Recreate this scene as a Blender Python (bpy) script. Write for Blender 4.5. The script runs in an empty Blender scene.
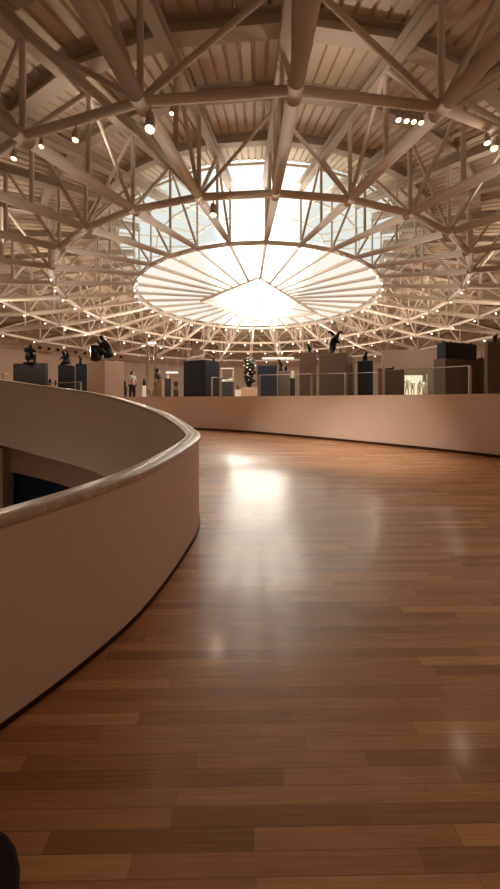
import bpy, bmesh, math, random
from mathutils import Vector, Matrix
random.seed(7)
PI = math.pi
scene = bpy.context.scene
COL = scene.collection
F = 350.0            # focal length in pixels of the 500 x 889 frame
HY = 402.0           # horizon row
EYE = 1.75
DX, DY = 0.42, 20.0  # plan centre of the roof
SY = 1.12            # the roof is an oval, longer in depth


def P(px, py, d):
    return Vector(((px - 250.0) * d / F, d, EYE + (HY - py) * d / F))


# ------------------------------------------------------------------ materials
def lin(c):
    c /= 255.0
    return c / 12.92 if c <= 0.04045 else ((c + 0.055) / 1.055) ** 2.4


def rgb(r, g, b):
    return (lin(r), lin(g), lin(b), 1.0)


def mat(name, col, rough=0.6, spec=0.4, metal=0.0, noise=0.0, nscale=6.0, bump=0.0):
    m = bpy.data.materials.new(name)
    m.use_nodes = True
    nt = m.node_tree
    b = nt.nodes['Principled BSDF']
    b.inputs['Base Color'].default_value = col
    b.inputs['Roughness'].default_value = rough
    b.inputs['Specular IOR Level'].default_value = spec
    b.inputs['Metallic'].default_value = metal
    if noise or bump:
        tc = nt.nodes.new('ShaderNodeTexCoord')
        n = nt.nodes.new('ShaderNodeTexNoise')
        n.inputs['Scale'].default_value = nscale
        n.inputs['Detail'].default_value = 5
        nt.links.new(tc.outputs['Object'], n.inputs['Vector'])
        if noise:
            mx = nt.nodes.new('ShaderNodeMix')
            mx.data_type = 'RGBA'
            mx.inputs[6].default_value = tuple(c * (1 - noise) for c in col[:3]) + (1,)
            mx.inputs[7].default_value = tuple(min(1, c * (1 + noise)) for c in col[:3]) + (1,)
            nt.links.new(n.outputs['Fac'], mx.inputs[0])
            nt.links.new(mx.outputs[2], b.inputs['Base Color'])
        if bump:
            bp = nt.nodes.new('ShaderNodeBump')
            bp.inputs['Strength'].default_value = bump
            bp.inputs['Distance'].default_value = 0.02
            nt.links.new(n.outputs['Fac'], bp.inputs['Height'])
            nt.links.new(bp.outputs['Normal'], b.inputs['Normal'])
    return m


def emit(name, col, strength):
    m = bpy.data.materials.new(name)
    m.use_nodes = True
    nt = m.node_tree
    nt.nodes.remove(nt.nodes['Principled BSDF'])
    e = nt.nodes.new('ShaderNodeEmission')
    e.inputs[0].default_value = col
    e.inputs[1].default_value = strength
    nt.links.new(e.outputs[0], nt.nodes['Material Output'].inputs[0])
    return m


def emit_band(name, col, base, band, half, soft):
    """glow made stronger in a middle band along y, added to shape the floor reflection"""
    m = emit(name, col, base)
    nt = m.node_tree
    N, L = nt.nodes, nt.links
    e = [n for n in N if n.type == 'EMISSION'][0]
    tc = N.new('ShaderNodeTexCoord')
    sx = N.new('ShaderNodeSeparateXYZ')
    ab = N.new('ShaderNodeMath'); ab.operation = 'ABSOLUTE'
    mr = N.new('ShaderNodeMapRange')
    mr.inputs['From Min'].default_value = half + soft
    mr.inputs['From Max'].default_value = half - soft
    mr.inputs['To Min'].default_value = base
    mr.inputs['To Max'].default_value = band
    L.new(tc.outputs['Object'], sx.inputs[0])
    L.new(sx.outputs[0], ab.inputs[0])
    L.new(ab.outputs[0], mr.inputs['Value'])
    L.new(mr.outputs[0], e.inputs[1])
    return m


def glass(name, tint=(0.9, 0.95, 0.95, 1), mixf=0.045):
    m = bpy.data.materials.new(name)
    m.use_nodes = True
    nt = m.node_tree
    nt.nodes.remove(nt.nodes['Principled BSDF'])
    t = nt.nodes.new('ShaderNodeBsdfTransparent')
    t.inputs[0].default_value = tint
    g = nt.nodes.new('ShaderNodeBsdfGlossy')
    g.inputs['Roughness'].default_value = 0.02
    mx = nt.nodes.new('ShaderNodeMixShader')
    mx.inputs[0].default_value = mixf
    nt.links.new(t.outputs[0], mx.inputs[1])
    nt.links.new(g.outputs[0], mx.inputs[2])
    nt.links.new(mx.outputs[0], nt.nodes['Material Output'].inputs[0])
    return m


def wood_floor(name):
    m = bpy.data.materials.new(name)
    m.use_nodes = True
    nt = m.node_tree
    N, L = nt.nodes, nt.links
    b = N['Principled BSDF']
    tc = N.new('ShaderNodeTexCoord')
    mp = N.new('ShaderNodeMapping')
    mp.inputs['Rotation'].default_value = (0, 0, math.radians(-0.8))
    L.new(tc.outputs['Object'], mp.inputs['Vector'])
    br = N.new('ShaderNodeTexBrick')
    br.offset = 0.37
    br.offset_frequency = 2
    br.squash = 1.35
    br.squash_frequency = 3
    br.inputs['Color1'].default_value = (0, 0, 0, 1)
    br.inputs['Color2'].default_value = (1, 1, 1, 1)
    br.inputs['Mortar'].default_value = (0.5, 0.5, 0.5, 1)
    br.inputs['Scale'].default_value = 1.0
    br.inputs['Mortar Size'].default_value = 0.0012
    br.inputs['Mortar Smooth'].default_value = 0.3
    br.inputs['Bias'].default_value = 0.0
    br.inputs['Brick Width'].default_value = 0.78
    br.inputs['Row Height'].default_value = 0.068
    # jitter the rows sideways so end joints do not line up
    sx = N.new('ShaderNodeSeparateXYZ')
    L.new(mp.outputs[0], sx.inputs[0])
    dv = N.new('ShaderNodeMath'); dv.operation = 'DIVIDE'; dv.inputs[1].default_value = 0.068
    L.new(sx.outputs[1], dv.inputs[0])
    fl = N.new('ShaderNodeMath'); fl.operation = 'FLOOR'
    L.new(dv.outputs[0], fl.inputs[0])
    wn = N.new('ShaderNodeTexWhiteNoise'); wn.noise_dimensions = '1D'
    L.new(fl.outputs[0], wn.inputs['W'])
    ml = N.new('ShaderNodeMath'); ml.operation = 'MULTIPLY_ADD'
    ml.inputs[1].default_value = 0.9
    L.new(wn.outputs['Value'], ml.inputs[0])
    L.new(sx.outputs[0], ml.inputs[2])
    cb = N.new('ShaderNodeCombineXYZ')
    L.new(ml.outputs[0], cb.inputs[0])
    L.new(sx.outputs[1], cb.inputs[1])
    L.new(cb.outputs[0], br.inputs['Vector'])
    ramp = N.new('ShaderNodeValToRGB')
    e = ramp.color_ramp.elements
    e[0].position = 0.0; e[0].color = FLOOR_C[0]
    e[1].position = 1.0; e[1].color = FLOOR_C[3]
    x = e.new(0.35); x.color = FLOOR_C[1]
    x = e.new(0.75); x.color = FLOOR_C[2]
    L.new(br.outputs['Color'], ramp.inputs[0])
    # grain stretched along the boards
    mp2 = N.new('ShaderNodeMapping')
    mp2.inputs['Scale'].default_value = (2.2, 60.0, 1.0)
    L.new(cb.outputs[0], mp2.inputs['Vector'])
    gn = N.new('ShaderNodeTexNoise')
    gn.inputs['Scale'].default_value = 1.4
    gn.inputs['Detail'].default_value = 6
    L.new(mp2.outputs[0], gn.inputs['Vector'])
    mx = N.new('ShaderNodeMix'); mx.data_type = 'RGBA'; mx.blend_type = 'MULTIPLY'
    mx.inputs[0].default_value = 0.55
    gr = N.new('ShaderNodeValToRGB')
    gr.color_ramp.elements[0].color = (0.55, 0.5, 0.45, 1)
    gr.color_ramp.elements[1].color = (1.25, 1.25, 1.25, 1)
    gr.color_ramp.elements[0].position = 0.25
    gr.color_ramp.elements[1].position = 0.75
    L.new(gn.outputs['Fac'], gr.inputs[0])
    L.new(ramp.outputs[0], mx.inputs[6])
    L.new(gr.outputs[0], mx.inputs[7])
    # thin dark joints
    mj = N.new('ShaderNodeMix'); mj.data_type = 'RGBA'
    mj.inputs[7].default_value = rgb(45, 24, 14)
    jf = N.new('ShaderNodeMath'); jf.operation = 'MULTIPLY'; jf.inputs[1].default_value = 0.55
    L.new(br.outputs['Fac'], jf.inputs[0])
    L.new(jf.outputs[0], mj.inputs[0])
    L.new(mx.outputs[2], mj.inputs[6])
    L.new(mj.outputs[2], b.inputs['Base Color'])
    b.inputs['Specular IOR Level'].default_value = 0.5
    b.inputs['Coat Weight'].default_value = 0.6
    b.inputs['Coat Roughness'].default_value = 0.14
    b.inputs['Coat IOR'].default_value = 1.6
    rr = N.new('ShaderNodeMapRange')
    rr.inputs['To Min'].default_value = 0.34
    rr.inputs['To Max'].default_value = 0.48
    L.new(gn.outputs['Fac'], rr.inputs['Value'])
    L.new(rr.outputs[0], b.inputs['Roughness'])
    bp = N.new('ShaderNodeBump')
    bp.inputs['Strength'].default_value = 0.18
    bp.inputs['Distance'].default_value = 0.003
    bh = N.new('ShaderNodeMath'); bh.operation = 'SUBTRACT'
    L.new(gn.outputs['Fac'], bh.inputs[0])
    L.new(br.outputs['Fac'], bh.inputs[1])
    L.new(bh.outputs[0], bp.inputs['Height'])
    L.new(bp.outputs['Normal'], b.inputs['Normal'])
    return m


def marble(name):
    m = bpy.data.materials.new(name)
    m.use_nodes = True
    nt = m.node_tree
    N, L = nt.nodes, nt.links
    b = N['Principled BSDF']
    tc = N.new('ShaderNodeTexCoord')
    n1 = N.new('ShaderNodeTexNoise'); n1.inputs['Scale'].default_value = 2.4; n1.inputs['Detail'].default_value = 8
    n1.inputs['Distortion'].default_value = 1.2
    L.new(tc.outputs['Object'], n1.inputs['Vector'])
    v = N.new('ShaderNodeTexVoronoi'); v.feature = 'DISTANCE_TO_EDGE'; v.inputs['Scale'].default_value = 2.6
    va = N.new('ShaderNodeVectorMath'); va.operation = 'MULTIPLY_ADD'
    va.inputs[1].default_value = (0.5, 0.5, 0.5)
    L.new(n1.outputs['Color'], va.inputs[0])
    L.new(tc.outputs['Object'], va.inputs[2])
    L.new(va.outputs[0], v.inputs['Vector'])
    r = N.new('ShaderNodeValToRGB')
    r.color_ramp.elements[0].color = (0.85, 0.74, 0.64, 1)
    r.color_ramp.elements[1].color = (0.66, 0.51, 0.41, 1)
    r.color_ramp.elements[0].position = 0.0
    r.color_ramp.elements[1].position = 0.035
    L.new(v.outputs['Distance'], r.inputs[0])
    r2 = N.new('ShaderNodeValToRGB')
    r2.color_ramp.elements[0].color = (0.75, 0.72, 0.7, 1)
    r2.color_ramp.elements[1].color = (1.15, 1.15, 1.15, 1)
    L.new(n1.outputs['Fac'], r2.inputs[0])
    mx = N.new('ShaderNodeMix'); mx.data_type = 'RGBA'; mx.blend_type = 'MULTIPLY'; mx.inputs[0].default_value = 0.8
    L.new(r.outputs[0], mx.inputs[6]); L.new(r2.outputs[0], mx.inputs[7])
    L.new(mx.outputs[2], b.inputs['Base Color'])
    b.inputs['Roughness'].default_value = 0.3
    return m


FLOOR_C = [rgb(160, 112, 72), rgb(190, 138, 92), rgb(200, 147, 99), rgb(220, 168, 116)]
WARM = (1.0, 0.62, 0.34, 1)
M = {}
M['floor'] = wood_floor('oak_parquet')
M['gallery'] = mat('pale_oak_floor', rgb(150, 105, 72), 0.35, noise=0.12, nscale=3)
M['plaster'] = mat('white_plaster', rgb(240, 219, 206), 0.75, 0.25, noise=0.035, nscale=1.4)
M['plaster_far'] = mat('gallery_wall_paint', rgb(214, 190, 168), 0.8, 0.2, noise=0.04, nscale=0.5)
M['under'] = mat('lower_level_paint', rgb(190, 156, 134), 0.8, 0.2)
M['marble'] = marble('cream_marble')
M['base'] = mat('dark_base_paint', rgb(58, 36, 26), 0.6)
M['steel'] = mat('cream_painted_steel', rgb(226, 212, 197), 0.5, 0.35, noise=0.05, nscale=2)
M['girder'] = mat('cream_girder_paint', rgb(198, 184, 168), 0.6, 0.3)
M['deck'] = mat('cream_metal_deck', rgb(224, 208, 186), 0.6, 0.3, noise=0.1, nscale=0.8)
M['dark'] = mat('charcoal_plinth_paint', rgb(44, 42, 46), 0.55)
M['navy'] = mat('navy_plinth_paint', rgb(36, 42, 58), 0.55)
M['brown'] = mat('taupe_plinth_paint', rgb(118, 97, 84), 0.7)
M['tan'] = mat('warm_plinth_paint', rgb(172, 142, 118), 0.7)
M['white'] = mat('white_plinth_paint', rgb(232, 222, 208), 0.6)
M['bronze'] = mat('dark_bronze', rgb(30, 27, 26), 0.38, 0.5, metal=0.6, bump=0.5, nscale=9)
M['stone'] = mat('white_marble_sculpture', rgb(232, 218, 200), 0.5, bump=0.3, nscale=7)
M['relief'] = mat('blackened_bronze', rgb(24, 26, 34), 0.45, 0.5, metal=0.4, bump=0.8, nscale=12)
M['col'] = mat('taupe_column_paint', rgb(120, 100, 84), 0.6)
M['post'] = mat('brushed_rail_metal', rgb(205, 190, 176), 0.4, metal=0.3)
M['glass'] = glass('clear_glass')
M['frame'] = mat('white_frame', rgb(225, 215, 200), 0.5)
M['black'] = mat('black_fitting', rgb(26, 24, 24), 0.6)
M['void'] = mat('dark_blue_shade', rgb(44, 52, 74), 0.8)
M['hole'] = mat('black_vent', rgb(20, 18, 18), 0.9)
M['skin'] = mat('skin', rgb(176, 122, 96), 0.6)
M['hair'] = mat('dark_plum_hair', rgb(48, 34, 52), 0.6)
M['hair2'] = mat('black_hair', rgb(22, 20, 24), 0.6)
M['shirt'] = mat('grey_beige_top', rgb(168, 156, 142), 0.8)
M['trousers'] = mat('black_trousers', rgb(26, 24, 28), 0.8)
M['blue'] = mat('blue_top', rgb(28, 33, 58), 0.8)
M['mat'] = mat('black_rubber', rgb(44, 38, 40), 0.9, noise=0.2, nscale=60)
M['sky'] = emit_band('skylight_glow', (0.94, 0.98, 0.92, 1), 0.86, 1.7, 1.9, 0.4)  # middle band brightened to carry on the floor reflection
M['panel'] = emit_band('diffuser_glow', (1.0, 0.94, 0.82, 1), 1.0, 5.5, 1.95, 0.5)  # brighter middle band added for the bright patch reflected in the floor
M['lens'] = emit('lamp_glow', (1.0, 0.62, 0.34, 1), 9.0)
M['lensw'] = emit('white_lamp_glow', (1.0, 0.87, 0.72, 1), 330.0)
M['lensn'] = emit('cool_lamp_glow', (1.0, 0.88, 0.76, 1), 9.0)
M['tube'] = emit('strip_light_glow', (1.0, 0.93, 0.85, 1), 2.0)
M['case'] = emit('case_backlight_glow', (1.0, 0.66, 0.42, 1), 1.8)


# ------------------------------------------------------------------ mesh helpers
def mk(name, bm, m, parent=None, smooth=False, loc=None):
    me = bpy.data.meshes.new(name)
    bm.normal_update()
    bm.to_mesh(me)
    bm.free()
    if smooth:
        for p in me.polygons:
            p.use_smooth = True
    me.materials.append(m)
    o = bpy.data.objects.new(name, me)
    COL.objects.link(o)
    if parent:
        o.parent = parent
    if loc is not None:
        o.location = loc
    return o


def tag(o, label, cat, group=None, kind=None):
    if label:
        o['label'] = label
    if cat:
        o['category'] = cat
    if group:
        o['group'] = group
    if kind:
        o['kind'] = kind
    return o


def struct(o, label=None):
    o['kind'] = 'structure'
    if label:
        o['label'] = label
    return o


def empty(name, loc=(0, 0, 0), rz=0.0):
    o = bpy.data.objects.new(name, None)
    COL.objects.link(o)
    o.location = loc
    o.rotation_euler = (0, 0, rz)
    o.empty_display_size = 0.1
    return o


def tube(bm, a, b, r0, r1=None, n=10, cap=True):
    a, b = Vector(a), Vector(b)
    r1 = r0 if r1 is None else r1
    d = (b - a).normalized()
    up = Vector((0, 0, 1)) if abs(d.z) < 0.95 else Vector((1, 0, 0))
    u = d.cross(up).normalized()
    v = d.cross(u).normalized()
    A, B = [], []
    for k in range(n):
        t = 2 * PI * k / n
        w = u * math.cos(t) + v * math.sin(t)
        A.append(bm.verts.new(a + w * r0))
        B.append(bm.verts.new(b + w * r1))
    for k in range(n):
        j = (k + 1) % n
        f = bm.faces.new((A[k], A[j], B[j], B[k]))
        f.smooth = True
    if cap:
        bm.faces.new(A)
        bm.faces.new(list(reversed(B)))


def box(bm, c, s, rz=0.0):
    R = Matrix.Rotation(rz, 4, 'Z')
    vs = []
    for z in (-.5, .5):
        for x, y in ((-.5, -.5), (.5, -.5), (.5, .5), (-.5, .5)):
            vs.append(bm.verts.new(Vector(c) + R @ Vector((x * s[0], y * s[1], z * s[2]))))
    for f in ((3, 2, 1, 0), (4, 5, 6, 7), (0, 1, 5, 4), (1, 2, 6, 5), (2, 3, 7, 6), (3, 0, 4, 7)):
        bm.faces.new([vs[i] for i in f])


def bevel(bm, w=0.01, seg=2):
    bmesh.ops.bevel(bm, geom=list(bm.edges), offset=w, segments=seg, affect='EDGES', profile=0.5)


def ball(bm, c, r, seg=10, scale=(1, 1, 1)):
    res = bmesh.ops.create_uvsphere(bm, u_segments=seg, v_segments=max(5, seg // 2 + 1), radius=r)
    for v in res['verts']:
        v.co = Vector((v.co.x * scale[0], v.co.y * scale[1], v.co.z * scale[2])) + Vector(c)


def beam(bm, a, b, w, h):
    """I-section girder from a to b, depth h, width w."""
    a, b = Vector(a), Vector(b)
    d = (b - a).normalized()
    s = d.cross(Vector((0, 0, 1))).normalized()
    u = s.cross(d).normalized()
    tf, tw = h * 0.14, w * 0.14
    prof = [(-w/2, -h/2), (w/2, -h/2), (w/2, -h/2+tf), (tw/2, -h/2+tf), (tw/2, h/2-tf), (w/2, h/2-tf),
            (w/2, h/2), (-w/2, h/2), (-w/2, h/2-tf), (-tw/2, h/2-tf), (-tw/2, -h/2+tf), (-w/2, -h/2+tf)]
    A = [bm.verts.new(a + s * x + u * z) for x, z in prof]
    B = [bm.verts.new(b + s * x + u * z) for x, z in prof]
    n = len(prof)
    for k in range(n):
        j = (k + 1) % n
        bm.faces.new((A[k], B[k], B[j], A[j]))
    bm.faces.new(A)
    bm.faces.new(list(reversed(B)))


def catmull(pts, per=8):
    pts = [Vector(p) for p in pts]
    P_ = [2 * pts[0] - pts[1]] + pts + [2 * pts[-1] - pts[-2]]
    out = []
    for i in range(1, len(P_) - 2):
        a, b, c, d = P_[i-1], P_[i], P_[i+1], P_[i+2]
        for k in range(per):
            t = k / per
            out.append(0.5 * ((2*b) + (c-a)*t + (2*a-5*b+4*c-d)*t*t + (3*b-a-3*c+d)*t**3))
    out.append(pts[-1])
    return out


def resample(pts, n):
    L = [0.0]
    for a, b in zip(pts, pts[1:]):
        L.append(L[-1] + (b - a).length)
    out = []
    j = 0
    for i in range(n):
        s = L[-1] * i / (n - 1)
        while j < len(pts) - 2 and L[j+1] < s:
            j += 1
        t = (s - L[j]) / max(1e-9, L[j+1] - L[j])
        out.append(pts[j].lerp(pts[j+1], max(0, min(1, t))))
    return out


def side_normals(pts):
    """horizontal normal pointing to the left of travel"""
    out = []
    for i in range(len(pts)):
        a = pts[max(0, i-1)]
        b = pts[min(len(pts)-1, i+1)]
        d = (b - a)
        d.z = 0
        d.normalize()
        out.append(Vector((-d.y, d.x, 0)))
    return out


def strip(bm, rows):
    """rows: list of equal-length point lists; quads between successive rows"""
    V = [[bm.verts.new(p) for p in r] for r in rows]
    for r0, r1 in zip(V, V[1:]):
        for k in range(len(r0) - 1):
            f = bm.faces.new((r0[k], r0[k+1], r1[k+1], r1[k]))
            f.smooth = True
    return V


def sweep_closed(name, pts, nrm, prof, m, parent=None):
    """closed section (offset along the left normal, dz) swept along pts"""
    bm = bmesh.new()
    rows = []
    for (o, z) in prof + [prof[0]]:
        rows.append([p + n * o + Vector((0, 0, z)) for p, n in zip(pts, nrm)])
    V = []
    for r in rows[:-1]:
        V.append([bm.verts.new(q) for q in r])
    V.append(V[0])
    for r0, r1 in zip(V, V[1:]):
        for k in range(len(r0) - 1):
            f = bm.faces.new((r0[k], r0[k+1], r1[k+1], r1[k]))
    bm.faces.new([r[0] for r in V[:-1]])
    bm.faces.new([r[-1] for r in reversed(V[:-1])])
    bmesh.ops.recalc_face_normals(bm, faces=bm.faces[:])
    o = mk(name, bm, m, parent)
    return o


def shade_auto(o, ang=35):
    me = o.data
    bm = bmesh.new()
    bm.from_mesh(me)
    for f in bm.faces:
        f.smooth = True
    for e in bm.edges:
        if len(e.link_faces) == 2 and e.calc_face_angle(0) > math.radians(ang):
            e.smooth = False
    bm.to_mesh(me)
    bm.free()


def skin_mesh(joints, edges, level=2):
    """joints: [(xyz, radius)], returns a finished mesh grown around the skeleton"""
    me = bpy.data.meshes.new('skeleton')
    me.from_pydata([j[0] for j in joints], edges, [])
    ob = bpy.data.objects.new('skeleton', me)
    COL.objects.link(ob)
    md = ob.modifiers.new('skin', 'SKIN')
    md.use_smooth_shade = True
    for i, j in enumerate(joints):
        sv = me.skin_vertices[0].data[i]
        r = j[1]
        sv.radius = (r, r) if not isinstance(r, tuple) else r
        sv.use_root = (i == 0)
    sd = ob.modifiers.new('sub', 'SUBSURF')
    sd.levels = level
    sd.render_levels = level
    dg = bpy.context.evaluated_depsgraph_get()
    dg.update()
    ev = ob.evaluated_get(dg)
    new = bpy.data.meshes.new_from_object(ev)
    bpy.data.objects.remove(ob)
    for p in new.polygons:
        p.use_smooth = True
    return new


def mesh_obj(name, me, m, parent=None):
    me.materials.clear()
    me.materials.append(m)
    me.name = name
    o = bpy.data.objects.new(name, me)
    COL.objects.link(o)
    if parent:
        o.parent = parent
    return o


# ------------------------------------------------------------------ ramp, balustrade, kerb wall
def ramp_z(y):
    return 0.0714 * y


def E(x, d, z):          # z given relative to the eye
    return Vector((x, d, EYE + z))


# outer edge of the marble cap of the spiral balustrade (x, depth, top)
rail_ctrl = [(-6.4, -2.6), (-4.5, -1.3), (-2.9, -0.1), (-1.78, 0.98), (-1.24, 1.71), (-0.95, 2.2), (-0.77, 2.65),
             (-0.63, 3.4), (-0.585, 4.15)]
ctrl = [E(x, d, -EYE + ramp_z(d) + 1.05) for x, d in rail_ctrl]
ctrl += [E(-0.80, 5.1, -0.395), E(-1.17, 6.0, -0.31), E(-1.75, 7.0, -0.175), E(-2.85, 8.3, 0.04),
         E(-4.05, 9.3, 0.245), E(-5.95, 10.3, 0.47), E(-8.1, 11.2, 0.74), E(-11.0, 11.9, 1.02), E(-15.0, 12.2, 1.15)]
RAIL = resample(catmull(ctrl, 10), 170)
RN = side_normals(RAIL)
bal = empty('balustrade', RAIL[60] - Vector((0, 0, 1.05)))
tag(bal, 'curved white balustrade with a cream marble cap sweeping round the stairwell void', 'balustrade')
org = bal.location.copy()
RL = [p - org for p in RAIL]
# wall: outer face 0.02 inside the cap edge, deep fascia on the void side
w = sweep_closed('curved_wall', RL, RN, [(0.02, -0.05), (0.02, -1.05), (0.02, -1.25), (0.165, -2.05), (0.165, -0.05)], M['plaster'], bal)
shade_auto(w, 40)
c = sweep_closed('marble_cap', RL, RN,
                 [(0.0, -0.008), (0.0, -0.042), (0.008, -0.05), (0.177, -0.05), (0.185, -0.042), (0.185, -0.008), (0.177, 0.0), (0.008, 0.0)],
                 M['marble'], bal)
c['label'] = 'polished cream marble coping'
shade_auto(c, 60)
b_ = sweep_closed('base_strip', RL, RN, [(0.006, -1.025), (0.006, -1.06), (0.03, -1.06), (0.03, -1.025)], M['base'], bal)  # thin dark strip along the foot of the wall
b_['label'] = 'thin dark base strip'

# kerb wall between ramp and gallery
kerb_ctrl = [(11.5, -4.5), (11.2, -1.5), (10.2, 1.6), (8.4, 4.6), (5.4, 7.56), (2.69, 9.42), (0.2, 10.85), (-1.65, 11.56), (-4.5, 12.2),
             (-7.5, 13.1), (-11.0, 14.2), (-15.0, 15.2)]
KERB = resample(catmull([Vector((x, y, EYE + 0.18)) for x, y in kerb_ctrl], 10), 170)
KN = side_normals(KERB)       # left of travel = towards ramp side
kz = EYE + 0.18


def kerb_side():
    # which side is the ramp? the camera at (0,0)
    i = 70
    return 1 if (Vector((0, 0, 0)) - Vector((KERB[i].x, KERB[i].y, 0))).dot(KN[i]) > 0 else -1


ks = kerb_side()
kw = sweep_closed('wall_right', KERB, KN, [(0.0, 0.0), (0.0, -1.95), (-0.16 * ks, -1.95), (-0.16 * ks, 0.0)], M['plaster'])
shade_auto(kw, 40)
struct(kw, 'low curved white wall along the outer side of the ramp')
kb = sweep_closed('baseboard_right', [Vector((p.x, p.y, max(0.0, 0))) for p in KERB], KN,
                  [(0.0, 0.0), (0.018 * ks, 0.0), (0.018 * ks, 0.07), (0.0, 0.07)], M['base'])
struct(kb)

# ramp floor between the two curves
bm = bmesh.new()
NI = 110
inn = resample([p + n * 0.1 for p, n in zip(RAIL, RN)], NI)
out = resample([p + n * (-0.05) * ks for p, n in zip(KERB, KN)], NI)
cols = 14
grid = []
for i in range(NI):
    a, b = inn[i].copy(), out[i].copy()
    a.z -= 1.05
    b.z = ramp_z(b.y) if b.x > -2 else ramp_z(b.y) + (-(b.x + 2)) * 0.075
    b.z = min(b.z, EYE + 0.1)
    row = []
    for k in range(cols + 1):
        q = a.lerp(b, k / cols)
        if q.y < 7.0 and q.x > -3:
            q.z = ramp_z(q.y)
        row.append(q)
    grid.append(row)
strip(bm, grid)
bmesh.ops.recalc_face_normals(bm, faces=bm.faces[:])
if bm.faces[:][0].normal.z < 0:
    for f in bm.faces:
        f.normal_flip()
fl = mk('floor', bm, M['floor'])
struct(fl, 'sloping oak parquet ramp')
# keep the kerb base strip on the ramp surface
for v in kb.data.vertices:
    base = v.co.z
    yy = v.co.y
    zz = ramp_z(yy) if v.co.x > -2 else ramp_z(yy) + (-(v.co.x + 2)) * 0.075
    v.co.z = base + min(zz, EYE + 0.1) - 0.005

# gallery floor, outside the kerb wall out to the round outer wall
RW = 24.0
GZ = EYE + 0.12


def on_wall(p, d):
    """hit of ray p + t d with the outer circle"""
    ox, oy = p.x - DX, p.y - DY
    bq = ox * d.x + oy * d.y
    cq = ox * ox + oy * oy - RW * RW
    t = -bq + math.sqrt(max(0.0, bq * bq - cq))
    return p + d * t


bm = bmesh.new()
rows = []
n = len(KERB)
for i in range(n):
    p = KERB[i].copy() + KN[i] * (-0.16 * ks)
    p.z = GZ
    a0 = math.radians(-52)
    a1 = math.radians(215)
    ang = a0 + (a1 - a0) * i / (n - 1)
    q = Vector((DX + RW * math.cos(ang), DY + SY * RW * math.sin(ang), GZ))
    rows.append([p.lerp(q, k / 8) for k in range(9)])
strip(bm, rows)
bmesh.ops.recalc_face_normals(bm, faces=bm.faces[:])
if sum(f.normal.z for f in bm.faces) < 0:
    for f in bm.faces:
        f.normal_flip()
g = mk('floor_gallery', bm, M['gallery'])
struct(g, 'gallery floor')

# outer wall and lower storey
def ring_wall(name, R, z0, z1, m, n=96, a0=0, a1=2*PI):
    bm = bmesh.new()
    pts = [(DX + R * math.cos(a0 + (a1-a0)*k/n), DY + SY * R * math.sin(a0 + (a1-a0)*k/n)) for k in range(n + 1)]
    strip(bm, [[Vector((x, y, z0)) for x, y in pts], [Vector((x, y, z1)) for x, y in pts]])
    return mk(name, bm, m)


struct(ring_wall('wall_back', RW, GZ - 0.05, EYE + 7.2, M['plaster_far']), 'white curved outer gallery wall')
struct(ring_wall('wall_lower', RW, -9.0, GZ - 0.05, M['under']))
# perforated band along the far wall
bm = bmesh.new()
nb = 96
for k in range(nb):
    a, b = 2*PI*k/nb, 2*PI*(k+1)/nb
    beam(bm, (DX + 23.6*math.cos(a), DY + SY*23.6*math.sin(a), EYE + 5.15), (DX + 23.6*math.cos(b), DY + SY*23.6*math.sin(b), EYE + 5.15), 0.3, 0.75)
tr = mk('trim_1', bm, M['plaster_far'])
struct(tr, 'pale perforated band round the gallery wall')

# lower storey seen through the void: a second ramp band and a dark recess behind it
far_i = [i for i in range(len(RAIL)) if RAIL[i].y > 5.0 and i > 60]
LP = [RAIL[i] + RN[i] * (-1.0) for i in far_i]
LNn = [RN[i] for i in far_i]
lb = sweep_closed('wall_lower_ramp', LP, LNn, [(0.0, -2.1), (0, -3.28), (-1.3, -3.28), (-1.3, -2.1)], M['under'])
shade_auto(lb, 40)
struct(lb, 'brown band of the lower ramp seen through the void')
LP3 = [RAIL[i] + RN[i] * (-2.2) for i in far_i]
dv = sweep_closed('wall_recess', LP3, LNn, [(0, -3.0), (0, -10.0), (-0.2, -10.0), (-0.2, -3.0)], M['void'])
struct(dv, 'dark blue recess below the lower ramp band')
bm = bmesh.new()
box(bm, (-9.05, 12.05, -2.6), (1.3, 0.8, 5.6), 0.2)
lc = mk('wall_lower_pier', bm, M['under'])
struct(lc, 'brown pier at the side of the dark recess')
bm = bmesh.new()
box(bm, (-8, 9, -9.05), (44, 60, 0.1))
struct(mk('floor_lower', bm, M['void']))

# dark mat at the near corner
bm = bmesh.new()
pts = []
for k in range(28):
    t = 2 * PI * k / 28
    cx, sx_ = math.cos(t), math.sin(t)
    pts.append((math.copysign(abs(cx) ** 0.9, cx) * 0.33, math.copysign(abs(sx_) ** 0.9, sx_) * 0.34))
B0 = [bm.verts.new((x, y, 0)) for x, y in pts]
B1 = [bm.verts.new((x, y, 0.012)) for x, y in pts]
B2 = [bm.verts.new((x * .97, y * .97, 0.017)) for x, y in pts]
for k in range(28):
    j = (k + 1) % 28
    bm.faces.new((B0[k], B0[j], B1[j], B1[k]))
    bm.faces.new((B1[k], B1[j], B2[j], B2[k]))
bm.faces.new(B2)
bm.faces.new(list(reversed(B0)))
mt = mk('floor_mat', bm, M['mat'], loc=(-1.08, 1.02, ramp_z(1.02) + 0.001))
mt.rotation_euler = (math.atan(0.0714), 0, 0)
tag(mt, 'dark round-edged mat lying on the parquet at the foot of the balustrade', 'mat')

# ------------------------------------------------------------------ roof
NT = 32
STEP = 2 * PI / NT
AZ0 = math.radians(1.3)     # azimuth of the overhead truss, measured from -y towards +x


def rz_(r, table):
    for (r0, z0), (r1, z1) in zip(table, table[1:]):
        if r <= r1:
            return z0 + (z1 - z0) * (r - r0) / (r1 - r0)
    return table[-1][1]


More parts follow.
